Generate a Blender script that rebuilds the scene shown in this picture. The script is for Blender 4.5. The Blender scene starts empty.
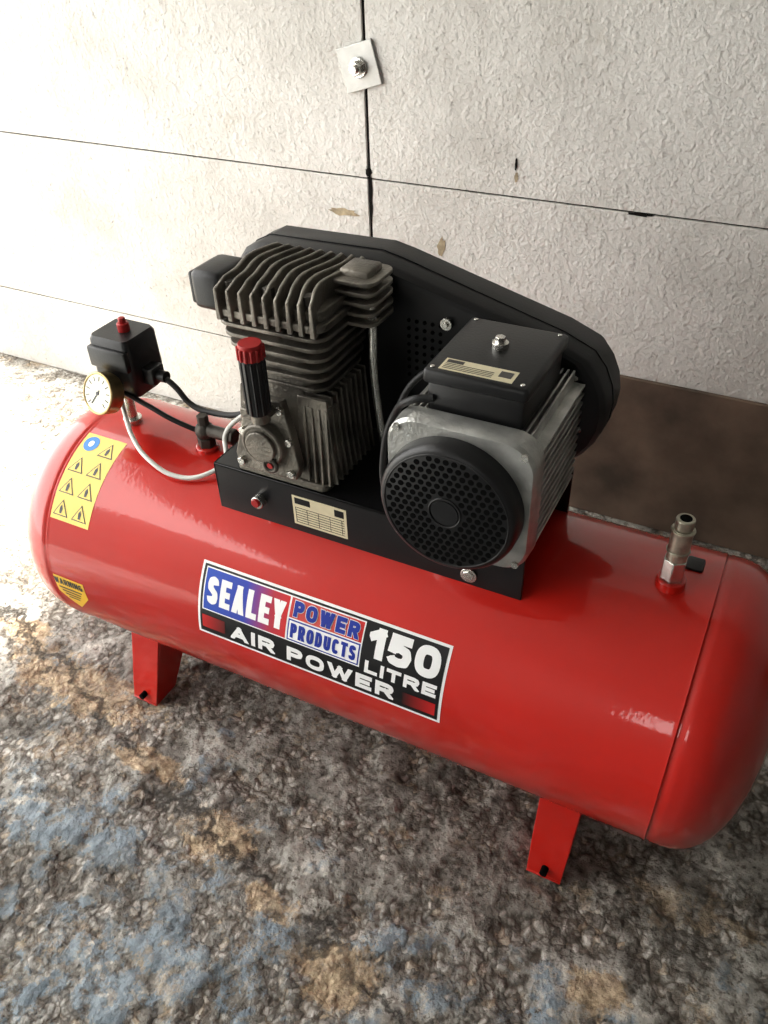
import bpy, bmesh, math, random
from mathutils import Vector, Matrix, noise as mnoise
random.seed(7)
scn=bpy.context.scene
R=0.2; H=0.2862; XS=0.486   # tank radius, axis height, seam x
WY=0.709
# ---------------------------------------------------------------- materials
def nt(name):
    m=bpy.data.materials.new(name); m.use_nodes=True
    n=m.node_tree; return m,n,n.nodes['Principled BSDF']
def N(n,t,**k):
    x=n.nodes.new(t)
    for a,b in k.items():
        if a.startswith('i_'): x.inputs[a[2:].replace('_',' ')].default_value=b
        else: setattr(x,a,b)
    return x
def ramp(n,src,stops):
    r=n.nodes.new('ShaderNodeValToRGB'); e=r.color_ramp.elements
    while len(e)<len(stops): e.new(.5)
    for i,(p,c) in enumerate(stops):
        e[i].position=p; e[i].color=(c[0],c[1],c[2],1) if hasattr(c,'__len__') else (c,c,c,1)
    n.links.new(src,r.inputs[0]); return r.outputs[0]
def mix(n,f,a,b,mode='MIX'):
    m=n.nodes.new('ShaderNodeMix'); m.data_type='RGBA'; m.blend_type=mode
    for s,v in ((0,f),(6,a),(7,b)):
        if hasattr(v,'default_value') or hasattr(v,'is_linked'): n.links.new(v,m.inputs[s])
        elif s==0: m.inputs[0].default_value=v
        else: m.inputs[s].default_value=(*v,1)
    return m.outputs[2]
def math_(n,op,a,b=None,c=None):
    m=n.nodes.new('ShaderNodeMath'); m.operation=op
    for i,v in enumerate((a,b,c)):
        if v is None: continue
        if hasattr(v,'is_linked'): n.links.new(v,m.inputs[i])
        else: m.inputs[i].default_value=v
    return m.outputs[0]
def simple(name,col,rough=.5,metal=0,var=.12,scale=30,bump=.0,bscale=200,coat=0,spec=.5,crough=.03):
    m,n,b=nt(name)
    tc=N(n,'ShaderNodeTexCoord')
    no=N(n,'ShaderNodeTexNoise'); no.inputs['Scale'].default_value=scale; no.inputs['Detail'].default_value=4
    n.links.new(tc.outputs['Object'],no.inputs['Vector'])
    c=ramp(n,no.outputs[0],[(.3,[x*(1-var) for x in col]),(.7,[min(1,x*(1+var)) for x in col])])
    n.links.new(c,b.inputs['Base Color'])
    b.inputs['Roughness'].default_value=rough; b.inputs['Metallic'].default_value=metal
    b.inputs['Coat Weight'].default_value=coat; b.inputs['Specular IOR Level'].default_value=spec
    b.inputs['Coat Roughness'].default_value=crough
    if bump:
        n2=N(n,'ShaderNodeTexNoise'); n2.inputs['Scale'].default_value=bscale; n2.inputs['Detail'].default_value=3
        n.links.new(tc.outputs['Object'],n2.inputs['Vector'])
        bp=N(n,'ShaderNodeBump'); bp.inputs['Strength'].default_value=bump; bp.inputs['Distance'].default_value=.002
        n.links.new(n2.outputs[0],bp.inputs['Height']); n.links.new(bp.outputs[0],b.inputs['Normal'])
        if coat: n.links.new(bp.outputs[0],b.inputs['Coat Normal'])
    return m
M_red=simple('red_paint',(.53,.014,.007),.35,0,.08,6,.06,140,1.0,spec=.3,crough=.05)
M_red2=simple('red_plastic',(.36,.015,.015),.4)
M_black=simple('black_plastic',(.009,.009,.010),.36,0,.25,40,.1,300)
M_guard=simple('black_guard',(.006,.006,.007),.42,0,.25,30,.10,250,spec=.4)
M_plate=simple('black_steel',(.009,.009,.010),.3,0,.2,20,.08,150)
M_rubber=simple('black_rubber',(.008,.008,.008),.5)
M_hole=simple('black_hole',(.001,.001,.001),.9,spec=.1)
M_cast=simple('cast_iron_grey',(.18,.165,.14),.40,.5,.5,22,.6,260)
M_cast2=simple('cast_dark',(.07,.063,.053),.45,.5,.3,25,.5,260)
M_alu=simple('aluminium',(.48,.48,.46),.36,.7,.28,30,.4,300)
M_steel=simple('steel_zinc',(.64,.63,.59),.26,.9,.2,60,.2,300)
M_brass=simple('brass',(.42,.32,.16),.35,.9,.25,60)
M_cream=simple('label_cream',(.66,.60,.42),.45,0,.06,60)
M_white=simple('label_white',(.88,.88,.88),.35,0,.03)
M_ink=simple('ink_black',(.008,.008,.009),.3,0,.05)
M_inkgrey=simple('ink_grey',(.06,.055,.05),.5)
M_blue=simple('ink_blue',(.012,.035,.32),.35,0,.05)
M_yel=simple('label_yellow',(.80,.60,.13),.4,0,.08,20)
M_yel2=simple('label_warning',(.80,.48,.03),.4,0,.08,20)
M_lblue=simple('label_blue',(.02,.22,.6),.4,0,.05)
M_tube=simple('white_tube',(.72,.72,.68),.4,0,.05)
M_glass=simple('gauge_glass',(.70,.68,.50),.25,0,.1,40,coat=.6)
def gradmat(name,x0,x1,stops):
    m,n,b=nt(name); tc=N(n,'ShaderNodeTexCoord'); s=N(n,'ShaderNodeSeparateXYZ')
    n.links.new(tc.outputs['Object'],s.inputs[0])
    mr=N(n,'ShaderNodeMapRange'); mr.inputs[1].default_value=x0; mr.inputs[2].default_value=x1
    n.links.new(s.outputs[0],mr.inputs[0])
    n.links.new(ramp(n,mr.outputs[0],stops),b.inputs['Base Color']); b.inputs['Roughness'].default_value=.33
    return m
# wall
def wallmat(name='painted_concrete',k=1.0):
    m,n,b=nt(name); tc=N(n,'ShaderNodeTexCoord'); P=tc.outputs['Object']
    def noise(s,d=5,ro=.55):
        x=N(n,'ShaderNodeTexNoise'); x.inputs['Scale'].default_value=s; x.inputs['Detail'].default_value=d; x.inputs['Roughness'].default_value=ro
        n.links.new(P,x.inputs['Vector']); return x.outputs[0]
    base=ramp(n,noise(3.2,8,.62),[(.34,(.50*k,.485*k,.455*k)),(.5,(.61*k,.60*k,.57*k)),(.66,(.69*k,.68*k,.65*k))])
    dirt=ramp(n,noise(7,9,.75),[(.58,(1,1,1)),(.74,(.62,.56,.46))])
    c=mix(n,.6,base,dirt,'MULTIPLY')
    sp=ramp(n,noise(95,4,.6),[(.28,(.30,.29,.27)),(.36,(1,1,1))])
    c=mix(n,.5,c,sp,'MULTIPLY')
    n.links.new(c,b.inputs['Base Color']); b.inputs['Roughness'].default_value=.75; b.inputs['Specular IOR Level'].default_value=.3
    sparse=ramp(n,noise(62,3,.55),[(.48,0),(.66,1)])
    h=math_(n,'ADD',math_(n,'MULTIPLY',sparse,.28),math_(n,'MULTIPLY',noise(140,4,.7),.65))
    h=math_(n,'ADD',h,math_(n,'MULTIPLY',noise(12,5,.6),.9))
    bp=N(n,'ShaderNodeBump'); bp.inputs['Strength'].default_value=.65; bp.inputs['Distance'].default_value=.006
    n.links.new(h,bp.inputs['Height']); n.links.new(bp.outputs[0],b.inputs['Normal'])
    return m
M_wall=wallmat()
M_wallin=wallmat('unpainted_concrete',.42)
M_gap=simple('joint_dark',(.012,.011,.010),.9,spec=.1)
def floormat():
    m,n,b=nt('worn_concrete'); tc=N(n,'ShaderNodeTexCoord'); P=tc.outputs['Object']
    def noise(s,d=5,ro=.55,off=0):
        x=N(n,'ShaderNodeTexNoise'); x.inputs['Scale'].default_value=s; x.inputs['Detail'].default_value=d; x.inputs['Roughness'].default_value=ro
        if off:
            mp=N(n,'ShaderNodeMapping'); mp.inputs['Location'].default_value=(off,off*.7,0); n.links.new(P,mp.inputs[0]); n.links.new(mp.outputs[0],x.inputs['Vector'])
        else: n.links.new(P,x.inputs['Vector'])
        return x.outputs[0]
    sep=N(n,'ShaderNodeSeparateXYZ'); n.links.new(P,sep.inputs[0]); X,Y=sep.outputs[0],sep.outputs[1]
    at=N(n,'ShaderNodeAttribute'); at.attribute_name='hgt'; hh=at.outputs['Fac']
    # cement skin
    base=ramp(n,noise(6,7,.66),[(.36,(.21,.20,.18)),(.5,(.36,.35,.325)),(.64,(.53,.515,.48))])
    base=mix(n,.8,base,ramp(n,hh,[(.30,(.36,.33,.29)),(.46,(.85,.84,.82)),(.62,(1.12,1.12,1.1))]),'MULTIPLY')  # relief shading put into the colour: hollows darker, high spots lighter
    base=mix(n,.85,base,ramp(n,noise(95,3,.6,2.6),[(.37,(.28,.25,.22)),(.43,(.9,.9,.88)),(.58,(1,1,1)),(.65,(1.4,1.39,1.35))]),'MULTIPLY')  # light and shade of fine grit painted in as dark and pale specks
    # exposed aggregate
    dv=N(n,'ShaderNodeTexNoise'); dv.inputs['Scale'].default_value=45; dv.inputs['Detail'].default_value=4; n.links.new(P,dv.inputs['Vector'])
    va=N(n,'ShaderNodeVectorMath'); va.operation='MULTIPLY_ADD'; va.inputs[1].default_value=(.03,.03,.03)
    n.links.new(dv.outputs['Color'],va.inputs[0]); n.links.new(P,va.inputs[2])
    v=N(n,'ShaderNodeTexVoronoi'); v.inputs['Scale'].default_value=88; n.links.new(va.outputs[0],v.inputs['Vector'])
    vs=N(n,'ShaderNodeSeparateColor'); n.links.new(v.outputs['Color'],vs.inputs[0])
    stone=ramp(n,vs.outputs[0],[(.0,(.16,.14,.12)),(.3,(.26,.245,.215)),(.65,(.38,.365,.33)),(.9,(.56,.54,.50)),(1,(.44,.36,.26))])
    edge=ramp(n,v.outputs['Distance'],[(.32,(1,1,1)),(.64,(.36,.32,.28))])
    stone=mix(n,1,stone,edge,'MULTIPLY')
    E=ramp(n,math_(n,'ADD',noise(9,8,.75,7.7),math_(n,'MULTIPLY',math_(n,'SUBTRACT',.5,hh),.35)),[(.48,0),(.54,.9)])
    # blue paint remains on the cement skin
    front=math_(n,'MULTIPLY',math_(n,'SUBTRACT',-.34,Y),.55)
    bm_=math_(n,'ADD',noise(5,7,.7,3.3),front)
    bmask=ramp(n,bm_,[(.50,0),(.55,.9)])
    bluec=ramp(n,noise(22,7,.7,2.),[(.3,(.11,.165,.215)),(.7,(.28,.365,.43))])
    bm2=ramp(n,math_(n,'ADD',noise(38,8,.75,5.),math_(n,'MULTIPLY',math_(n,'SUBTRACT',hh,.5),.3)),[(.45,0),(.49,.85)])
    base=mix(n,math_(n,'MULTIPLY',bmask,bm2),base,bluec)
    c=mix(n,E,base,stone)
    # sandy brown patches where the surface has broken up
    sand=ramp(n,noise(60,8,.75,4.),[(.36,(.18,.12,.07)),(.5,(.44,.33,.21)),(.64,(.70,.57,.38))])
    wob=math_(n,'MULTIPLY',math_(n,'SUBTRACT',noise(20,9,.78,9.),.5),.22)
    tot=None
    for (px,py,sx,sy) in((-.52,-.20,.19,.06),(-.10,-.335,.065,.045),(.16,-.43,.06,.055),(.48,-.30,.055,.04),(-.30,-.275,.08,.03),(-.72,-.14,.08,.035),(.02,-.39,.05,.03)):
        dx=math_(n,'DIVIDE',math_(n,'SUBTRACT',X,px),sx); dy=math_(n,'DIVIDE',math_(n,'SUBTRACT',Y,py),sy)
        d=math_(n,'SQRT',math_(n,'ADD',math_(n,'MULTIPLY',dx,dx),math_(n,'MULTIPLY',dy,dy)))
        d=math_(n,'ADD',d,math_(n,'MULTIPLY',wob,16.))
        tot=d if tot is None else math_(n,'MINIMUM',tot,d)
    smask=ramp(n,tot,[(.62,.85),(.90,0)])
    c=mix(n,smask,c,sand)
    s2=ramp(n,noise(6,10,.8,12.),[(.555,0),(.60,.5)]); c=mix(n,s2,c,sand)
    # damp dark areas
    c=mix(n,ramp(n,noise(3.5,8,.72,31.),[(.52,0),(.62,.6)]),c,mix(n,1.,c,(.42,.39,.36),'MULTIPLY'))
    line=math_(n,'ADD',math_(n,'ADD',Y,math_(n,'MULTIPLY',X,.307)),.367)
    dist=math_(n,'ADD',line,math_(n,'MULTIPLY',math_(n,'SUBTRACT',noise(10,9,.75),.5),.28))
    ad=math_(n,'ABSOLUTE',dist)
    crack=ramp(n,ad,[(.0,1),(.004,.6),(.010,0)])
    crack=math_(n,'MULTIPLY',crack,ramp(n,noise(11,3,.5,20.),[(.38,0),(.50,1)]))
    c=mix(n,math_(n,'MULTIPLY',crack,.75),c,(.035,.026,.018))
    n.links.new(c,b.inputs['Base Color'])
    n.links.new(ramp(n,noise(20,4,.6,6.),[(.35,.32),(.65,.7)]),b.inputs['Roughness'])
    dome=math_(n,'MULTIPLY',math_(n,'SUBTRACT',.7,v.outputs['Distance']),E)
    h=math_(n,'ADD',math_(n,'MULTIPLY',noise(70,6,.65),.9),math_(n,'MULTIPLY',crack,-.5))
    h=math_(n,'ADD',h,math_(n,'MULTIPLY',dome,.5))
    h=math_(n,'ADD',h,math_(n,'MULTIPLY',E,-.35))
    bp=N(n,'ShaderNodeBump'); bp.inputs['Strength'].default_value=1; bp.inputs['Distance'].default_value=.009
    n.links.new(h,bp.inputs['Height']); n.links.new(bp.outputs[0],b.inputs['Normal'])
    return m
M_floor=floormat()
M_board=simple('brown_board',(.115,.080,.057),.65,0,.5,8,.4,120)
M_ceil=simple('ceiling_sheet',(.26,.26,.25),.8)
M_rust=simple('rust_stain',(.37,.31,.21),.85,0,.3,80)

# ---------------------------------------------------------------- builders
root=bpy.data.objects.new('air_compressor',None); scn.collection.objects.link(root); root.empty_display_size=.1
class B:
    def __init__(s): s.bm=bmesh.new()
    def _x(s,vs,loc,rot):
        M=Matrix.Translation(loc)@(rot if rot else Matrix())
        bmesh.ops.transform(s.bm,matrix=M,verts=vs)
    def box(s,x0,x1,y0,y1,z0,z1,rot=None,bev=0,seg=2):
        r=bmesh.ops.create_cube(s.bm,size=1); vs=r['verts']
        bmesh.ops.scale(s.bm,vec=(x1-x0,y1-y0,z1-z0),verts=vs)
        if bev:
            es=list({e for v in vs for e in v.link_edges})
            rr=bmesh.ops.bevel(s.bm,geom=es,offset=bev,segments=seg,affect='EDGES',profile=.5); 
            vs=list({v for v in rr['verts']}|{v for v in vs if v.is_valid})
        s._x(vs,Vector(((x0+x1)/2,(y0+y1)/2,(z0+z1)/2)),rot); return s
    def cyl(s,c,r,d,axis='Z',seg=32,r2=None,rot=None):
        rr=bmesh.ops.create_cone(s.bm,cap_ends=True,segments=seg,radius1=r,radius2=r if r2 is None else r2,depth=d)
        Rm={'Z':Matrix(),'Y':Matrix.Rotation(math.pi/2,4,'X'),'X':Matrix.Rotation(math.pi/2,4,'Y')}[axis]
        if rot: Rm=rot@Rm
        s._x(rr['verts'],Vector(c),Rm); return s
    def sph(s,c,r,sc=(1,1,1)):
        rr=bmesh.ops.create_uvsphere(s.bm,u_segments=24,v_segments=14,radius=r)
        bmesh.ops.scale(s.bm,vec=sc,verts=rr['verts']); s._x(rr['verts'],Vector(c),None); return s
    def tor(s,c,Rr,r,axis='Z',n=40,k=10,rot=None):
        vs=[]
        for i in range(n):
            a=2*math.pi*i/n
            for j in range(k):
                t=2*math.pi*j/k; q=Rr+r*math.cos(t); vs.append(s.bm.verts.new((q*math.cos(a),q*math.sin(a),r*math.sin(t))))
        for i in range(n):
            for j in range(k):
                s.bm.faces.new([vs[i*k+j],vs[((i+1)%n)*k+j],vs[((i+1)%n)*k+(j+1)%k],vs[i*k+(j+1)%k]])
        Rm={'Z':Matrix(),'Y':Matrix.Rotation(math.pi/2,4,'X'),'X':Matrix.Rotation(math.pi/2,4,'Y')}[axis]
        if rot: Rm=rot@Rm
        s._x(vs,Vector(c),Rm); return s
    def loft(s,rings,cap=True):
        L=[[s.bm.verts.new(p) for p in r] for r in rings]; n=len(L[0])
        for a,b in zip(L,L[1:]):
            for i in range(n): s.bm.faces.new([a[i],a[(i+1)%n],b[(i+1)%n],b[i]])
        if cap: s.bm.faces.new(list(reversed(L[0]))); s.bm.faces.new(L[-1])
        return s
    def done(s,name,mat,parent=root,bev=0,smooth=True,seg=2,ang=35):
        bmesh.ops.recalc_face_normals(s.bm,faces=s.bm.faces)
        me=bpy.data.meshes.new(name); s.bm.to_mesh(me); s.bm.free()
        if smooth:
            for p in me.polygons: p.use_smooth=True
            try: me.set_sharp_from_angle(angle=math.radians(ang))
            except Exception: pass
        o=bpy.data.objects.new(name,me); scn.collection.objects.link(o); me.materials.append(mat)
        if bev:
            md=o.modifiers.new('bev','BEVEL'); md.width=bev; md.segments=seg; md.limit_method='ANGLE'; md.angle_limit=math.radians(40); md.harden_normals=False
        if parent: o.parent=parent
        return o
def rrect(cx,cy,w,d,r,n=5):
    pts=[]
    for (sx,sy,a0) in((1,1,0),(-1,1,90),(-1,-1,180),(1,-1,270)):
        for i in range(n+1):
            a=math.radians(a0+90*i/n); pts.append((cx+sx*(w/2-r)+r*math.cos(a),cy+sy*(d/2-r)+r*math.sin(a)))
    return pts
def tube(name,pts,r,mat,parent=root,cyc=False):
    cu=bpy.data.curves.new(name,'CURVE'); cu.dimensions='3D'; cu.bevel_depth=r; cu.bevel_resolution=5; cu.use_fill_caps=True
    sp=cu.splines.new('BEZIER'); sp.bezier_points.add(len(pts)-1)
    for bp_,p in zip(sp.bezier_points,pts): bp_.co=p; bp_.handle_left_type=bp_.handle_right_type='AUTO'
    sp.resolution_u=10
    o=bpy.data.objects.new(name,cu); scn.collection.objects.link(o); cu.materials.append(mat); o.parent=parent; return o

# ---------------------------------------------------------------- tank
prof=[]
D=.098
for i in range(25):
    t=i/24*math.pi/2; n_=2.35
    rr=R*abs(math.sin(t))**(2/n_); dd=D*abs(math.cos(t))**(2/n_)
    prof.append((XS+.012+dd,rr))
half=prof+[(XS+.004,R),(XS+.002,R-.0012),(XS-.001,R-.0012),(XS-.003,R+.0012),(XS-.008,R)]
full=half+[(-x,r) for x,r in reversed(half)]
b=B(); S=128; rings=[]
for x,r in full: rings.append([(x,max(r,1e-4)*math.cos(2*math.pi*k/S),H+max(r,1e-4)*math.sin(2*math.pi*k/S)) for k in range(S)])
b.loft(rings); b.done('tank_vessel',M_red,ang=50)
# legs
def leg(xc):
    for sg in(-1,1):
        b=B()
        yb=sg*.178; yt=sg*.135
        w0,w1=.026,.031; th=.005
        def P(x,y,z): return (xc+x,y,z)
        zt=.155
        b.loft([[P(-w0,yb,0),P(w0,yb,0),P(w0,yb-sg*th,0),P(-w0,yb-sg*th,0)],
                [P(-w1,yt-sg*.004,zt),P(w1,yt-sg*.004,zt),P(w1,yt-sg*.009,zt),P(-w1,yt-sg*.009,zt)]])
        for sx in(-1,1):
            x0=sx*w0; x1=sx*w1
            b.loft([[P(x0,yb,0),P(x0-sx*th,yb,0),P(x0-sx*th,yb-sg*.055,0),P(x0,yb-sg*.055,0)],
                    [P((x0+x1)/2,sg*.160,.06),P((x0+x1)/2-sx*th,sg*.160,.06),P((x0+x1)/2-sx*th,sg*.085,.06),P((x0+x1)/2,sg*.085,.06)],
                    [P(x1,yt-sg*.004,.135),P(x1-sx*th,yt-sg*.004,.135),P(x1-sx*th,sg*.05,.098),P(x1,sg*.05,.098)]])
        b.box(xc-w0,xc+w0,min(yb,yb-sg*.05),max(yb,yb-sg*.05),0,.005)
        b.done('leg_front' if sg<0 else 'leg_rear',M_red,bev=.0012)
        h=B(); h.cyl((xc,yb-sg*.001,.018),.0055,.012,'Y',16); h.done('leg_hole',M_hole)
    b=B(); b.box(xc-.028,xc+.028,-.09,.09,.085,.092); b.done('leg_saddle',M_red,bev=.001)
leg(-.386); leg(.366)

# ---------------------------------------------------------------- decals on the tank
def wrapdone(bm,name,mat,off):
    ss=[v.co.y for v in bm.verts]; lo,hi=min(ss),max(ss); k=math.ceil((lo+1e-5)/.005)
    while k*.005<hi-1e-5:
        bmesh.ops.bisect_plane(bm,geom=bm.verts[:]+bm.edges[:]+bm.faces[:],plane_co=(0,k*.005,0),plane_no=(0,1,0)); k+=1
    for v in bm.verts:
        a=v.co.y/R; q=R+off+v.co.z; v.co=Vector((v.co.x,-q*math.cos(a),H+q*math.sin(a)))
    for f in bm.faces:
        f.normal_update(); c=f.calc_center_median()
        if f.normal.dot(Vector((0,c.y,c.z-H)))<0: f.normal_flip()
    me=bpy.data.meshes.new(name); bm.to_mesh(me); bm.free(); me.materials.append(mat)
    o=bpy.data.objects.new(name,me); scn.collection.objects.link(o); o.parent=root; return o
def patch(name,pts,mat,off=.0006):
    bm=bmesh.new(); bm.faces.new([bm.verts.new((x,y,0)) for x,y in pts]); return wrapdone(bm,name,mat,off)
def rect(name,x0,x1,s0,s1,mat,off=.0006): return patch(name,[(x0,s0),(x1,s0),(x1,s1),(x0,s1)],mat,off)
# block lettering made of strokes: 's' = straight (square ends), 'c' = curved (round joints)
def ell(a0,a1,n=18):
    out=[]
    for i in range(n+1):
        a=math.radians(a0+(a1-a0)*i/n); c,s=math.cos(a),math.sin(a)
        out.append((.5+.5*math.copysign(abs(c)**.75,c),.5+.5*math.copysign(abs(s)**.75,s)))
    return out
SC=[(1,.78),(.88,.95),(.5,1),(.12,.95),(0,.77),(.08,.60),(.5,.5),(.92,.40),(1,.23),(.88,.05),(.5,0),(.12,.05),(0,.22)]
PB=[(0,1),(.7,1),(.93,.93),(1,.76),(.93,.55),(.7,.47),(0,.47)]
GL={'S':(.85,[('c',SC)]),'E':(.8,[('s',[(0,0),(0,1)]),('s',[(0,1),(1,1)]),('s',[(0,.5),(.85,.5)]),('s',[(0,0),(1,0)])]),
'A':(1.05,[('s',[(0,-.1),(.5,1)]),('s',[(.5,1),(1,-.1)]),('s',[(.25,.27),(.75,.27)])]),
'L':(.75,[('s',[(0,0),(0,1)]),('s',[(0,0),(1,0)])]),
'Y':(1,[('s',[(0,1.1),(.5,.48)]),('s',[(1,1.1),(.5,.48)]),('s',[(.5,.5),(.5,0)])]),
'P':(.85,[('s',[(0,0),(0,1)]),('c',PB)]),'O':(1,[('c',ell(0,360,28))]),
'W':(1.4,[('s',[(0,1.1),(.25,0)]),('s',[(.25,0),(.5,.95)]),('s',[(.5,.95),(.75,0)]),('s',[(.75,0),(1,1.1)])]),
'R':(.92,[('s',[(0,0),(0,1)]),('c',PB),('s',[(.55,.47),(1,-.1)])]),
'D':(.92,[('s',[(0,0),(0,1)]),('c',[(0,1),(.6,1),(.88,.88),(1,.6),(1,.4),(.88,.12),(.6,0),(0,0)])]),
'U':(.9,[('c',[(0,1.1),(0,.25),(.15,.06),(.5,0),(.85,.06),(1,.25),(1,1.1)])]),
'C':(.9,[('c',ell(38,322))]),'T':(.85,[('s',[(.5,0),(.5,1)]),('s',[(0,1),(1,1)])]),
'I':(0,[('s',[(.5,0),(.5,1)])]),'1':(.42,[('s',[(1,0),(1,1)]),('s',[(1,1),(0,.78)])]),
'5':(.85,[('s',[(.9,1),(.12,1)]),('s',[(.12,1),(.06,.55)]),('c',[(.04,.52),(.45,.64),(.9,.54),(1,.32),(.88,.06),(.5,0),(.12,.05),(0,.2)])]),
'0':(.85,[('c',ell(0,360,28))])}
def wtext(name,txt,x0,x1,s0,s1,mat,off=.0013,t=.2,gap=.12,grow=0):
    h=s1-s0; tw=t*h
    raw=[ (GL[c][0]*.8 if c in GL else .35) for c in txt]
    n=len(txt); fixed=sum(tw if c!=' ' else 0 for c in txt)+gap*h*(n-1); K=(x1-x0-fixed)/sum(raw)
    bm=bmesh.new(); x=x0; lay=0
    for c,rw in zip(txt,raw):
        wI=rw*K
        if c==' ': x+=wI+gap*h; continue
        ox=x+tw/2; oy=s0+tw/2; hh=h-tw
        th=tw+2*grow; lay=0
        for kind,pl in GL[c][1]:
            P=[Vector((ox+px*wI,oy+py*hh)) for px,py in pl]
            for a,b_ in zip(P,P[1:]):
                d=(b_-a)
                if d.length<1e-7: continue
                d.normalize(); nn=Vector((-d.y,d.x))*th/2; e=d*th/2 if kind=='s' else d*0
                lay+=1
                bm.faces.new([bm.verts.new((*q,lay*4e-6)) for q in (a-e-nn,b_+e-nn,b_+e+nn,a-e+nn)])
            if kind=='c':
                for a in P[(1 if P[0]!=P[-1] else 0):-1]:
                    lay+=1
                    bm.faces.new([bm.verts.new((a.x+th/2*math.cos(q*math.pi/6),a.y+th/2*math.sin(q*math.pi/6),lay*4e-6)) for q in range(12)])
        x+=wI+tw+gap*h
    for co_,no_ in(((0,s0-grow,0),(0,-1,0)),((0,s1+grow,0),(0,1,0)),((x0-grow,0,0),(-1,0,0)),((x1+grow,0,0),(1,0,0))):
        bmesh.ops.bisect_plane(bm,geom=bm.verts[:]+bm.edges[:]+bm.faces[:],plane_co=co_,plane_no=no_,clear_outer=True)
    return wrapdone(bm,name,mat,off)
X0,X1=-.185,.2045; S0,S1=.014,.1305
u=lambda t:X0+t/390*(X1-X0)
w=lambda t:S0+t/117*(S1-S0)
rect('sticker_border',X0,X1,S0,S1,M_white,.0004)
rect('sticker_black',u(4),u(386),w(4),w(113),M_ink,.0007)
G1=gradmat('sticker_blue_red',u(8),u(152),[(0,(.01,.07,.45)),(.5,(.03,.06,.42)),(.8,(.45,.03,.06)),(1,(.62,.02,.02))])
rect('sticker_panel',u(8),u(268),w(43),w(110),M_white,.0009)
rect('sticker_brand_panel',u(10),u(150),w(45),w(108),G1,.0011)
wtext('sticker_text','SEALEY',u(15),u(146),w(55),w(98),M_white,t=.22,gap=.08)
rect('sticker_power_panel',u(153),u(266),w(79),w(108),gradmat('pw',u(153),u(266),[(0,(.55,.05,.05)),(.5,(.62,.10,.08)),(1,(.55,.02,.02))]),.0011)
wtext('sticker_text','POWER',u(159),u(261),w(82),w(105),M_white,.0014,t=.27,gap=.16,grow=.0009)
wtext('sticker_text','POWER',u(159),u(261),w(82),w(105),M_blue,.0019,t=.27,gap=.16)
rect('sticker_products_frame',u(153),u(266),w(45),w(77),M_blue,.0011)
rect('sticker_products_panel',u(155),u(264),w(47),w(75),M_white,.0013)
wtext('sticker_text','PRODUCTS',u(158),u(261),w(50),w(72),M_blue,.0017,t=.22,gap=.12)
wtext('sticker_text','150',u(276),u(380),w(64),w(108),M_white,t=.28,gap=.10)
wtext('sticker_text','LITRE',u(276),u(381),w(39),w(58),M_white,t=.29,gap=.2)
wtext('sticker_text','AIR POWER',u(58),u(322),w(10),w(34),M_white,t=.29,gap=.22)
rect('sticker_bar',u(8),u(48),w(12),w(34),gradmat('barl',u(8),u(56),[(0,(.55,.02,.02)),(1,(.02,.008,.008))]),.001)
rect('sticker_bar',u(334),u(382),w(10),w(30),gradmat('barr',u(334),u(382),[(0,(.02,.008,.008)),(1,(.55,.02,.02))]),.001)
# yellow pictogram label
lx0,lx1,ls0,ls1=-.482,-.402,.113,.264
rect('safety_label',lx0,lx1,ls0,ls1,M_yel,.0005)
cx=lx0+.021; cs=ls1-.019
patch('safety_circle',[(cx+.014*math.cos(a*math.pi/12),cs+.014*math.sin(a*math.pi/12)) for a in range(24)],M_lblue,.0009)
patch('safety_circle_mark',[(cx+.005*math.cos(a*math.pi/6),cs+.006*math.sin(a*math.pi/6)) for a in range(12)],M_white,.0012)
for i in range(2):
    for j in range(4):
        if i==0 and j==3: continue
        tx=lx0+.021+i*.038; ts=ls0+.019+j*.036
        def tri(k): return [(tx+k*math.cos(math.radians(90+120*q)),ts-.003+k*math.sin(math.radians(90+120*q))) for q in range(3)]
        patch('safety_pictogram',tri(.0175),M_ink,.0009); patch('safety_pictogram',tri(.0145),M_yel,.0012)
        patch('safety_pictogram',[(tx-.0022,ts-.008),(tx+.002,ts-.008),(tx+.003,ts),(tx,ts+.006),(tx-.003,ts+.001)],M_ink,.0015)
# warning label
patch('warning_label',[(-.484,.012),(-.416,.012),(-.416,-.022),(-.449,-.060),(-.484,-.022)],M_yel2,.0005)
GL['N']=(.95,[('s',[(0,0),(0,1)]),('s',[(0,1),(1,0)]),('s',[(1,0),(1,1)])]); GL['G']=(.95,[('c',ell(40,330)),('s',[(.6,.45),(1,.45)]),('s',[(1,.45),(1,.1)])])
wtext('warning_text','WARNING',-.480,-.420,-.005,.008,M_ink,.001,t=.2)
for k in range(4): rect('warning_line',-.474+k*.004,-.426-k*.004,-.014-k*.007,-.011-k*.007,M_inkgrey,.001)

# ---------------------------------------------------------------- mounting plate (channel)
b=B(); px0,px1,py0,py1=-.190,.268,-.098,.098; zt=.537
b.box(px0,px1,py0,py1,zt-.004,zt)
b.box(px0,px1,py0,py0+.004,.452,zt); b.box(px0,px1,py1-.004,py1,.452,zt)
b.box(px0,px0+.004,py0,py1,.487,zt)
b.done('mounting_plate',M_plate,bev=.0012)
b=B(); b.box(-.062,.022,py0-.0008,py0,.473,.522); b.done('rating_label',M_cream)
b=B(); b.box(-.058,-.034,py0-.0012,py0-.0008,.509,.519); 
b.box(.004,.018,py0-.0012,py0-.0008,.507,.518)
b.done('rating_mark',M_ink)
b=B()
for k in range(7): b.box(-.058,.018,py0-.0012,py0-.0008,.477+k*.0042,.4776+k*.0042)
for k in range(5): b.box(-.058+k*.018,-.0575+k*.018,py0-.0012,py0-.0008,.477,.503)
b.done('rating_lines',M_inkgrey)
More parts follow.
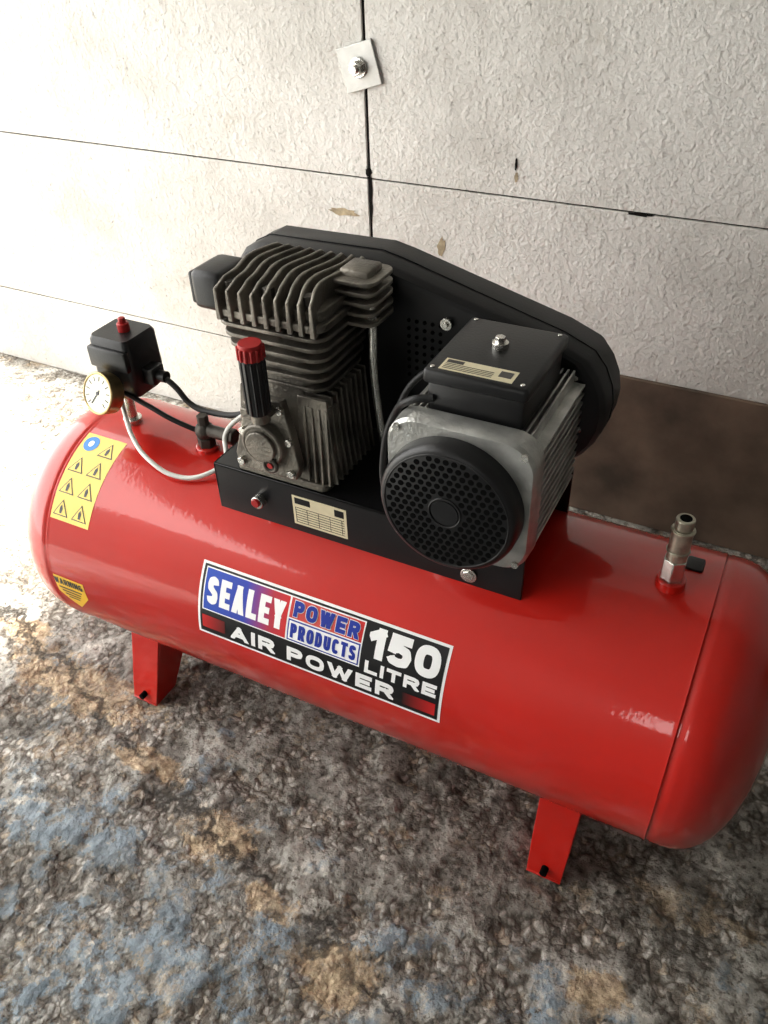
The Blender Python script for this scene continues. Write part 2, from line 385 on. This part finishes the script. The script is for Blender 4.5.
b=B(); b.cyl((-.115,py0-.006,.497),.0095,.012,'Y',24); b.done('button_body',M_steel,bev=.001)
b=B(); b.cyl((-.115,py0-.013,.499),.0065,.006,'Y',24); b.done('button',M_red2,bev=.001)
b=B()
for x in(.198,): b.cyl((x,py0-.003,.478),.008,.005,'Y',6)
b.cyl((.198,py0-.003,.478),.011,.002,'Y',24)
b.done('plate_bolts',M_steel,bev=.0006)

# ---------------------------------------------------------------- pump
pc=-.08
b=B(); b.loft([[(x,y,z) for x,y in rrect(pc,-.030,.146,.130,.012)] for z in(.537,.549)])
b.done('pump_foot',M_cast,bev=.0015)
b=B()
R_=[]
for z,wd,dp,yy in((.547,.128,.118,-.032),(.57,.124,.114,-.030),(.61,.112,.104,-.026),(.65,.100,.098,-.020),(.69,.100,.10,-.015),(.76,.104,.104,-.012)):
    R_.append([(x,y,z) for x,y in rrect(pc-.004,yy,wd,dp,.02)])
b.loft(R_); b.done('crankcase',M_cast,ang=50)
# cylinder cooling fins (horizontal)
b=B(); zz=.748
for k in range(6):
    t=k/5; wd=.156-.028*t; dp=.146-.03*t
    pts=rrect(pc,-.012,wd,dp,.022)
    b.loft([[(x,y,zz) for x,y in pts],[(x,y,zz+.005) for x,y in pts]]); zz-=.0155
b.done('cylinder_fins',M_cast,bev=.001)
# side fins (vertical, following the taper of the crankcase)
b=B()
for k in range(9):
    y=-.086+k*.0125
    b.loft([[(-.05,y,.55),(.006,y,.55),(.006,y+.004,.55),(-.05,y+.004,.55)],
            [(-.05,y+.003,.60),(-.001,y+.003,.60),(-.001,y+.007,.60),(-.05,y+.007,.60)],
            [(-.05,y+.008,.668),(-.008,y+.008,.668),(-.008,y+.012,.668),(-.05,y+.012,.668)]])
for k in range(5):
    y=-.08+k*.022
    b.loft([[(-.152,y,.55),(-.11,y,.55),(-.11,y+.004,.55),(-.152,y+.004,.55)],
            [(-.142,y+.008,.66),(-.11,y+.008,.66),(-.11,y+.012,.66),(-.142,y+.012,.66)]])
for k in range(4):
    x=-.036+k*.0105
    b.loft([[(x,-.094,.55),(x+.0035,-.094,.55),(x+.0035,-.06,.55),(x,-.06,.55)],
            [(x-.006,-.080,.655),(x-.0025,-.080,.655),(x-.0025,-.05,.655),(x-.006,-.05,.655)]])
b.done('crankcase_ribs',M_cast,bev=.0008)
# front cover
b=B()
cxp=-.088
pts=[(-.048,.556),(.044,.556),(.050,.575),(.040,.62),(.026,.664),(-.026,.664),(-.040,.62),(-.052,.575)]
b.loft([[(cxp+x,-.096+ (z-.556)*.10,z) for x,z in pts],[(cxp+x*.97,-.108+(z-.556)*.10,z) for x,z in pts]])
b.cyl((cxp,-.108,.603),.031,.014,'Y',40); b.cyl((cxp,-.117,.603),.022,.006,'Y',40)
b.tor((cxp,-.113,.603),.028,.003,'Y')
b.box(cxp+.0-.018,cxp+.018,-.125,-.10,.648,.662)
b.done('crankcase_cover',M_cast,bev=.0015)
b=B()
for (x,z) in[(-.040,.566),(.038,.566),(-.034,.612),(.036,.612),(-.022,.654),(.024,.654)]:
    b.cyl((cxp+x,-.110+(z-.556)*.1,z),.006,.007,'Y',6)
b.done('cover_bolts',M_steel,bev=.0005)
b=B(); b.tor((cxp+.012,-.117,.578),.009,.003,'Y',24,8); b.cyl((cxp+.012,-.115,.578),.009,.006,'Y',24); b.done('sight_glass_ring',M_cast2)
b=B(); b.cyl((cxp+.012,-.119,.578),.004,.001,'Y',16); b.done('sight_glass_dot',M_red2)
# oil breather
b=B(); b.cyl((-.080,-.120,.697),.0145,.075,'Z',32)
for a in range(12): b.box(-.080+.0145*math.cos(a*math.pi/6)-.0015,-.080+.0145*math.cos(a*math.pi/6)+.0015,-.120+.0145*math.sin(a*math.pi/6)-.0015,-.120+.0145*math.sin(a*math.pi/6)+.0015,.661,.732)
b.done('breather_tube',M_black,bev=.001)
b=B(); b.cyl((-.080,-.118,.656),.012,.02); b.done('breather_stub',M_cast)
b=B(); b.cyl((-.080,-.120,.744),.0155,.020,'Z',32,.0145)
for a in range(14): b.cyl((-.080+.0155*math.cos(a*math.pi/7),-.120+.0155*math.sin(a*math.pi/7),.742),.0022,.015,'Z',8)
b.done('breather_cap',M_red2,bev=.002)
# head
b=B()
pts=rrect(pc,-.012,.154,.146,.018)
b.loft([[(x,y,z) for x,y in pts] for z in(.760,.770)])
pts=rrect(pc,-.010,.144,.136,.016)
b.loft([[(x,y,z) for x,y in pts] for z in(.770,.784)])
b.done('head_base',M_cast,bev=.0015)
b=B()
nr=9
for k in range(nr):
    x0=-.150+k*.0160; L=[];n_=18
    for i in range(n_+1):
        t=i/n_; y=-.088+t*.152; xx=x0+.006*math.sin(t*2*math.pi*1.3+k*.25)
        zz=.808-.012*max(0,abs(2*t-1)-.75)*4
        zl=.756
        L.append([(xx,y,zl),(xx+.0075,y,zl),(xx+.006,y,zz),(xx+.0015,y,zz)])
    b.loft(L)
b.done('head_fins',M_cast,bev=.0014,ang=50)
b=B()
for (x,y) in[(-.135,-.07),(-.08,-.07),(-.025,-.07),(-.135,.045),(-.08,.045),(-.025,.045),(-.11,-.01),(-.05,-.01)]: b.cyl((x,y,.796),.0075,.012,'Z',6)
b.done('head_bolts',M_cast2,bev=.0006)
# discharge port with disc fins (right of head)
b=B()
for k in range(5):
    z=.748+k*.0128
    pts=rrect(.002,.010,.062,.066,.016); b.loft([[(x,y,z) for x,y in pts],[(x,y,z+.0045) for x,y in pts]])
b.box(-.02,.02,-.008,.032,.75,.812,bev=.004)
b.done('discharge_port',M_cast,bev=.0008)
# air filter
b=B(); b.box(-.216,-.168,-.050,.018,.742,.794,bev=.009,seg=3); b.box(-.17,-.15,-.04,.008,.75,.782)
b.done('air_filter',M_black)
b=B(); b.box(-.221,-.2125,-.045,.013,.747,.789,bev=.003); b.done('air_filter_cap',M_black)
# delivery pipe
tube('delivery_pipe',[(.018,.0,.775),(.022,-.004,.745),(.022,-.006,.69),(.026,-.004,.62),(.032,0,.56),(.03,.01,.54)],.0058,M_steel)
b=B(); b.cyl((.019,-.001,.752),.010,.016,'Z',6); b.done('pipe_nut',M_steel,bev=.001)

# ---------------------------------------------------------------- belt guard
gp=[(-.205,.785),(-.18,.797),(-.01,.800),(.018,.794),(.236,.735)]
cc=(.190,.648)
for k in range(1,12):
    a=math.radians(56-k*146/11*1.0); gp.append((cc[0]+.116*math.cos(a),cc[1]+.104*math.sin(a)))
gp+=[(.10,.546),(-.18,.546),(-.232,.60),(-.245,.68),(-.232,.75)]
def gring(y,k):
    mx,mz=.03,.67
    out=[]
    for x,z in gp:
        dx,dz=x-mx,z-mz; l=math.hypot(dx,dz); out.append((x-dx/l*k,y,z-dz/l*k))
    return out
b=B(); b.loft([gring(.050,.012),gring(.053,.006),gring(.060,.002),gring(.064,0),gring(.128,0),gring(.136,.006),gring(.138,.015)])
b.done('belt_guard',M_guard,ang=30)
b=B(); b.loft([gring(.090,-.0016),gring(.094,-.0016)]); b.done('guard_seam',M_guard)
b=B()
for i in range(5):
    for j in range(8):
        b.cyl((.045+i*.011,.0494,.655+j*.011),.0026,.0016,'Y',10)
b.done('guard_vents',M_hole)
b=B(); b.cyl((.098,.047,.738),.008,.006,'Y',20); b.cyl((.098,.043,.738),.004,.004,'Y',6)
b.cyl((.278,.048,.63),.0035,.004,'Y',8); b.cyl((.266,.048,.70),.0035,.004,'Y',8); b.done('guard_bolts',M_steel,bev=.0006)

# ---------------------------------------------------------------- motor
mx,mz=.194,.628
b=B()
def msec(y,hw,r,dz=0): return [(mx+x,y,mz+dz+z) for x,z in rrect(0,0,2*hw,2*hw,r,8)]
b.loft([msec(-.112,.070,.05),msec(.048,.070,.05)]); b.done('motor_body',M_cast2,ang=50)
b=B()
for k in range(12):   # side fins
    z=mz-.066+k*.012
    for sx in(-1,1):
        x0=mx+sx*.055; x1=mx+sx*.085
        b.box(min(x0,x1),max(x0,x1),-.108,.046,z-.0018,z+.0018)
for k in range(5):
    for x in(mx-.07+k*.007,mx+.07-k*.007): b.box(x-.0013,x+.0013,-.108,.046,mz+.05,mz+.083)
for k in range(11):
    x=mx-.055+k*.011; b.box(x-.0012,x+.0012,-.108,.046,mz-.083,mz-.05)
b.done('motor_fins',M_alu,bev=.0005,smooth=False)
b=B(); b.box(mx-.075,mx+.075,-.07,.03,.537,.549); b.box(mx-.062,mx-.045,-.07,.03,.545,.58); b.box(mx+.045,mx+.062,-.07,.03,.545,.58)
b.done('motor_feet',M_alu,bev=.001)
b=B(); b.loft([msec(-.106,.084,.030),msec(-.110,.088,.032),msec(-.134,.088,.036),msec(-.138,.085,.036)])
b.done('end_bracket',M_alu,ang=40)
b=B(); b.loft([msec(.044,.08,.04),msec(.052,.078,.04)]); b.done('rear_bracket',M_alu)
b=B(); fz=mz-.007; fx=mx-.004
def crc(y,r,n=72): return [(fx+r*math.cos(2*math.pi*i/n),y,fz+r*math.sin(2*math.pi*i/n)) for i in range(n)]
b.loft([crc(-.136,.084),crc(-.152,.0838),crc(-.158,.0825),crc(-.1615,.0800),crc(-.163,.0765)]); b.done('fan_cover',M_black,ang=60)
b=B(); b.tor((fx,-.1625,fz),.075,.0014,'Y',64,8); b.tor((fx,-.1632,fz),.019,.0014,'Y',40,8); b.cyl((fx,-.1632,fz),.016,.002,'Y',32)
b.done('fan_cover_rings',M_black)
b=B(); s=.0098
for i in range(-9,10):
    for j in range(-9,10):
        x=(i+.5*(j%2))*s; z=j*s*.866
        if .0225<math.hypot(x,z)<.0715: b.cyl((fx+x,-.16315,fz+z),.0035,.0008,'Y',12)
b.done('fan_vents',M_hole,smooth=False)
b=B()
for sx in(-1,1):
    for sz in(-1,1): b.cyl((mx+sx*.074,-.139,mz+sz*.074),.0045,.004,'Y',8)
b.done('bracket_screws',M_steel)
# terminal box
b=B(); b.box(.141,.253,-.106,.028,.708,.748,bev=.006); b.box(.137,.257,-.110,.032,.746,.763,bev=.005,seg=3)
b.done('terminal_box',M_black)
b=B(); b.cyl((.196,-.03,.766),.0095,.007,'Z',20); b.cyl((.196,-.03,.772),.006,.008,'Z',6)
for x in(.146,.248):
    for y in(-.101,.023): b.cyl((x,y,.7635),.0028,.002,'Z',8)
b.done('terminal_box_screws',M_steel,bev=.0005)
b=B(); b.box(.153,.236,-.102,-.077,.763,.7636); b.done('terminal_label',M_cream)
b=B(); b.box(.156,.175,-.086,-.080,.7636,.764); b.box(.218,.232,-.094,-.082,.7636,.764)
for k in range(4): b.box(.156,.212,-.099+k*.0033,-.0983+k*.0033,.7636,.764)
b.done('terminal_label_ink',M_inkgrey)
# cables
tube('motor_cable',[(.15,-.106,.728),(.125,-.112,.722),(.098,-.10,.69),(.082,-.10,.63),(.086,-.105,.575),(.105,-.115,.548)],.0045,M_rubber)
tube('motor_cable_2',[(.138,-.05,.735),(.11,-.055,.72),(.078,-.06,.66),(.066,-.07,.60),(.073,-.07,.545)],.004,M_rubber)

# ---------------------------------------------------------------- pressure switch, gauge, hoses (left)
b=B(); b.cyl((-.43,0,.515),.009,.07,'Z',24); b.cyl((-.43,0,.488),.015,.014,'Z',24); b.done('riser_pipe',M_steel,bev=.001)
b=B(); b.cyl((-.43,0,.545),.013,.02,'Z',6); b.done('riser_nut',M_brass,bev=.001)
b=B(); b.loft([[(x,y,z) for x,y in rrect(-.408,0,wd,dp,.009)] for z,wd,dp in((.556,.060,.056),(.575,.070,.066),(.59,.076,.072),(.646,.074,.070),(.652,.068,.064))])
b.box(-.444,-.372,-.042,-.03,.605,.638,bev=.003)
b.done('pressure_switch',M_black,ang=40)
b=B(); b.cyl((-.402,0,.658),.009,.014,'Z',24); b.cyl((-.402,0,.668),.006,.01,'Z',6); b.done('switch_knob',M_red2,bev=.0015)
gd=Vector((-.10,-.82,.36)).normalized()
gr=gd.to_track_quat('Z','Y').to_matrix().to_4x4()
gc=Vector((-.417,-.055,.571))
b=B(); b.cyl(gc,.0315,.022,'Z',48,rot=gr); b.tor(gc+gd*.011,.0302,.0022,'Z',48,8,rot=gr); b.cyl(gc-gd*.02,.008,.04,'Z',12,rot=gr); b.done('gauge_case',M_brass)
b=B(); b.cyl(gc+gd*.0115,.0285,.001,'Z',48,rot=gr); b.done('gauge_dial',M_glass)
b=B()
tan=gr.to_3x3()@Vector((1,0,0)); up=gr.to_3x3()@Vector((0,1,0))
for k in range(11):
    a=math.radians(225-27*k); p=gc+gd*.0122+(tan*math.cos(a)+up*math.sin(a))*.022
    b.box(-.0007,.0007,-.0035,.0035,-.0002,.0002); vs=b.bm.verts[-8:]
    bmesh.ops.transform(b.bm,matrix=Matrix.Translation(p)@gr@Matrix.Rotation(a-math.pi/2,4,'Z'),verts=vs)
p=gc+gd*.0124
b.box(-.001,.001,-.006,.02,-.0002,.0002); vs=b.bm.verts[-8:]; bmesh.ops.transform(b.bm,matrix=Matrix.Translation(p)@gr@Matrix.Rotation(math.radians(150),4,'Z'),verts=vs)
b.cyl(p,.003,.001,'Z',12,rot=gr)
b.done('gauge_marks',M_ink,smooth=False)
b=B(); b.box(-.376,-.352,-.014,.014,.575,.603,bev=.003); b.cyl((-.348,0,.588),.009,.02,'X',16); b.done('cable_gland',M_black)
tube('switch_hose',[(-.345,0,.588),(-.325,0,.575),(-.30,0,.55),(-.26,0,.545),(-.20,-.0,.56),(-.15,.0,.60)],.0045,M_rubber)
tube('switch_cable',[(-.40,-.03,.562),(-.36,-.03,.55),(-.31,-.02,.525),(-.26,.0,.505),(-.20,.03,.51),(-.18,.04,.53)],.004,M_rubber)
tube('relief_tube',[(-.425,-.018,.545),(-.412,-.03,.520),(-.375,-.06,.505),(-.33,-.082,.492),(-.28,-.085,.478),(-.235,-.07,.484),(-.215,-.045,.50),(-.225,-.02,.53),(-.20,0,.56)],.0036,M_tube)
# check valve
b=B(); b.cyl((-.272,-.012,.492),.014,.03,'Z',6); b.sph((-.272,-.012,.518),.015); b.cyl((-.245,-.012,.52),.010,.05,'X',20); b.cyl((-.222,-.012,.52),.013,.014,'X',6); b.cyl((-.272,-.012,.535),.009,.02,'Z',6)
b.done('check_valve',M_cast2,bev=.001)
b=B(); b.cyl((-.272,-.012,.486),.018,.012); b.done('check_valve_boss',M_red,bev=.002)

# ---------------------------------------------------------------- outlet coupling (right)
cx_,cy_=.429,-.017
b=B(); b.cyl((cx_,cy_,.487),.018,.02,'Z',32); b.done('outlet_boss',M_red,bev=.002)
b=B(); b.cyl((cx_,cy_,.512),.0148,.032,'Z',6); b.done('outlet_adapter',M_steel,bev=.001)
b=B(); b.cyl((cx_,cy_,.532),.0122,.012,'Z',32); b.cyl((cx_,cy_,.556),.0125,.036,'Z',32); b.tor((cx_,cy_,.541),.0125,.0016); b.tor((cx_,cy_,.571),.0125,.0018)
b.cyl((cx_,cy_,.580),.0108,.012,'Z',32); b.tor((cx_,cy_,.586),.0085,.0026)
b.done('outlet_coupling',simple('coupling_steel',(.48,.45,.37),.38,.85,.25,80,.2,300),bev=.0006)
b=B(); b.cyl((cx_,cy_,.5875),.007,.002,'Z',20); b.done('outlet_bore',M_hole)
b=B(); b.box(.439,.461,.018,.044,.478,.489,bev=.003); b.done('inspection_plug',M_black)

# ---------------------------------------------------------------- wall anchor
wa=bpy.data.objects.new('wall_anchor_bolt',None); scn.collection.objects.link(wa); wa.empty_display_size=.05
rot=Matrix.Rotation(math.radians(-16),4,'Y')
M_galv=simple('galvanised',(.50,.50,.48),.5,.5,.12,30,.2,150)
b=B(); b.box(-.411,-.333,WY-.007,WY-.001,.844,.922,rot=rot); b.done('square_washer',M_galv,wa,bev=.0012)
b=B(); b.cyl((-.372,WY-.010,.882),.018,.004,'Y',32); b.cyl((-.372,WY-.018,.882),.0135,.014,'Y',6); b.cyl((-.372,WY-.027,.882),.008,.012,'Y',20); b.done('nut',M_steel,wa,bev=.001)

# ---------------------------------------------------------------- room
b=B()
JX=-.363; gx=.0036; gz=.0014
xs=[(-2.1,JX-gx),(JX+gx,1.35),(1.354,2.6)]
zs=[-.2,.239,.678,1.117,1.556,1.995,2.45]
for (a,c) in xs:
    for z0,z1 in zip(zs,zs[1:]): b.box(a,c,WY,WY+.06,max(z0,0)+gz,z1-gz)
b.done('wall_back',M_wall,None,bev=.0012,smooth=False)
b=B(); b.box(-2.1,2.6,WY+.005,WY+.10,0,2.45); o=b.done('wall_back_core',M_gap,bpy.data.objects['wall_back'],smooth=False)
# floor : broken-up concrete, real relief where it is seen, plain slab elsewhere
fx0,fx1,fy0,fy1=-1.5,.95,-.8,.709
st=.0045; nx=int((fx1-fx0)/st); ny=int((fy1-fy0)/st)
vs=[];hs=[]
for j in range(ny+1):
    y=fy0+(fy1-fy0)*j/ny
    for i in range(nx+1):
        x=fx0+(fx1-fx0)*i/nx
        p=Vector((x,y,0))
        a=mnoise.fractal(p*15,.8,2.1,4)          # lumps
        g=mnoise.fractal(p*50+Vector((3,1,7)),.8,2.2,2)
        r_=mnoise.fractal(p*6+Vector((9,2,4)),.6,2,3)
        h=.5+.26*a+.14*g
        pit=max(0,.1-r_-.35*a)*1.0
        z=.0038*a+.0024*g-.009*min(pit,1)
        e=min(x-fx0,fx1-x,y-fy0,fy1-y)/.05; e=max(0,min(1,e))
        vs.append((x,y,z*e)); hs.append(h-.25*min(pit,1))
fc=[(j*(nx+1)+i,j*(nx+1)+i+1,(j+1)*(nx+1)+i+1,(j+1)*(nx+1)+i) for j in range(ny) for i in range(nx)]
k=len(vs)
for (a0,a1,b0,b1) in((-9,fx0,-2.65,.81),(fx1,2.65,-2.65,.81),(fx0,fx1,-2.65,fy0),(fx0,fx1,fy1,.81)):
    vs+=[(a0,b0,0),(a1,b0,0),(a1,b1,0),(a0,b1,0)]; hs+=[.5]*4; fc.append((k,k+1,k+2,k+3)); k+=4
vs+=[(-9,-2.65,-.1),(2.65,-2.65,-.1),(2.65,.81,-.1),(-9,.81,-.1)]; hs+=[.5]*4; fc.append((k+3,k+2,k+1,k))
me=bpy.data.meshes.new('floor'); me.from_pydata(vs,[],fc); me.materials.append(M_floor)
at=me.attributes.new('hgt','FLOAT','POINT'); at.data.foreach_set('value',hs)
for p in me.polygons: p.use_smooth=True
fo=bpy.data.objects.new('floor',me); scn.collection.objects.link(fo)
b=B(); b.box(-1.5,2.65,-2.65,WY+.1,2.45,2.55); b.done('ceiling',M_ceil,None,smooth=False)
b=B(); b.box(2.6,2.7,-2.6,WY,0,2.45); b.done('wall_right',M_wallin,None,smooth=False)
b=B()
wx0,wx1,wz0,wz1=-.25,.32,1.02,1.55
b.box(-2.1,wx0,-2.65,-2.55,0,2.45); b.box(wx1,2.6,-2.65,-2.55,0,2.45); b.box(wx0,wx1,-2.65,-2.55,0,wz0); b.box(wx0,wx1,-2.65,-2.55,wz1,2.45)
b.done('wall_front',M_wallin,None,smooth=False)
b=B(); 
for x0,x1,z0,z1 in((wx0,wx0+.03,wz0,wz1),(wx1-.03,wx1,wz0,wz1),(wx0,wx1,wz0,wz0+.03),(wx0,wx1,wz1-.03,wz1)): b.box(x0,x1,-2.64,-2.56,z0,z1)
b.done('window_1',M_ceil,None,bev=.002)
# brown painted lower board behind the machine
b=B(); b.box(JX+.01,2.6,WY-.010,WY-.001,0.001,.356); b.done('baseboard_back',M_board,None,bev=.002,smooth=False)
# chips / stains on the wall
def blob(name,x,z,sx,sz,mat,n=18,y=.0009):
    bm=bmesh.new(); vs=[]
    for i in range(n):
        a=2*math.pi*i/n; k=random.uniform(.6,1.05); vs.append(bm.verts.new((x+sx*k*math.cos(a),WY-y,z+sz*k*math.sin(a))))
    bm.faces.new(vs); me=bpy.data.meshes.new(name); bm.to_mesh(me); bm.free(); me.materials.append(mat)
    o=bpy.data.objects.new(name,me); scn.collection.objects.link(o); o.parent=bpy.data.objects['wall_back']
blob('stain_1',-.43,.603,.045,.010,M_rust)
blob('stain_2',-.20,.56,.011,.024,M_rust)
blob('chip_1',-.051,.738,.003,.014,M_gap,y=.0013); blob('chip_1b',-.049,.715,.005,.010,M_rust)
blob('chip_2',.185,.676,.03,.004,M_gap)
blob('chip_3',-.360,.645,.005,.06,M_gap,26)
blob('chip_4',-.364,.690,.009,.012,M_gap)

# ---------------------------------------------------------------- light
wd=bpy.data.worlds.new('world'); scn.world=wd; wd.use_nodes=True
bg=wd.node_tree.nodes['Background']; bg.inputs[0].default_value=(1,.985,.955,1); bg.inputs[1].default_value=6.0
sl=bpy.data.lights.new('sun','SUN'); sl.energy=36; sl.angle=math.radians(6); sl.color=(1,.95,.86)
so=bpy.data.objects.new('sun',sl); scn.collection.objects.link(so)
so.rotation_euler=Vector((.29,-.05,-1)).to_track_quat('-Z','Y').to_euler()

# ---------------------------------------------------------------- camera
cam=bpy.data.cameras.new('camera'); co=bpy.data.objects.new('camera',cam); scn.collection.objects.link(co)
f=Vector((-.3723,.6900,-.6206)); r2=Vector((.8903,.4544,-.0290)); u2=Vector((-.2619,.5633,.7835))
m=Matrix((( r2.x,u2.x,-f.x,.4735),(r2.y,u2.y,-f.y,-.8301),(r2.z,u2.z,-f.z,1.1969),(0,0,0,1)))
co.matrix_world=m
cam.sensor_fit='VERTICAL'; cam.sensor_height=36; cam.lens=831.5*36/1024; cam.clip_start=.01
scn.camera=co
scn.view_settings.view_transform='Standard'; scn.view_settings.look='None'; scn.view_settings.exposure=-.08; scn.view_settings.gamma=.90
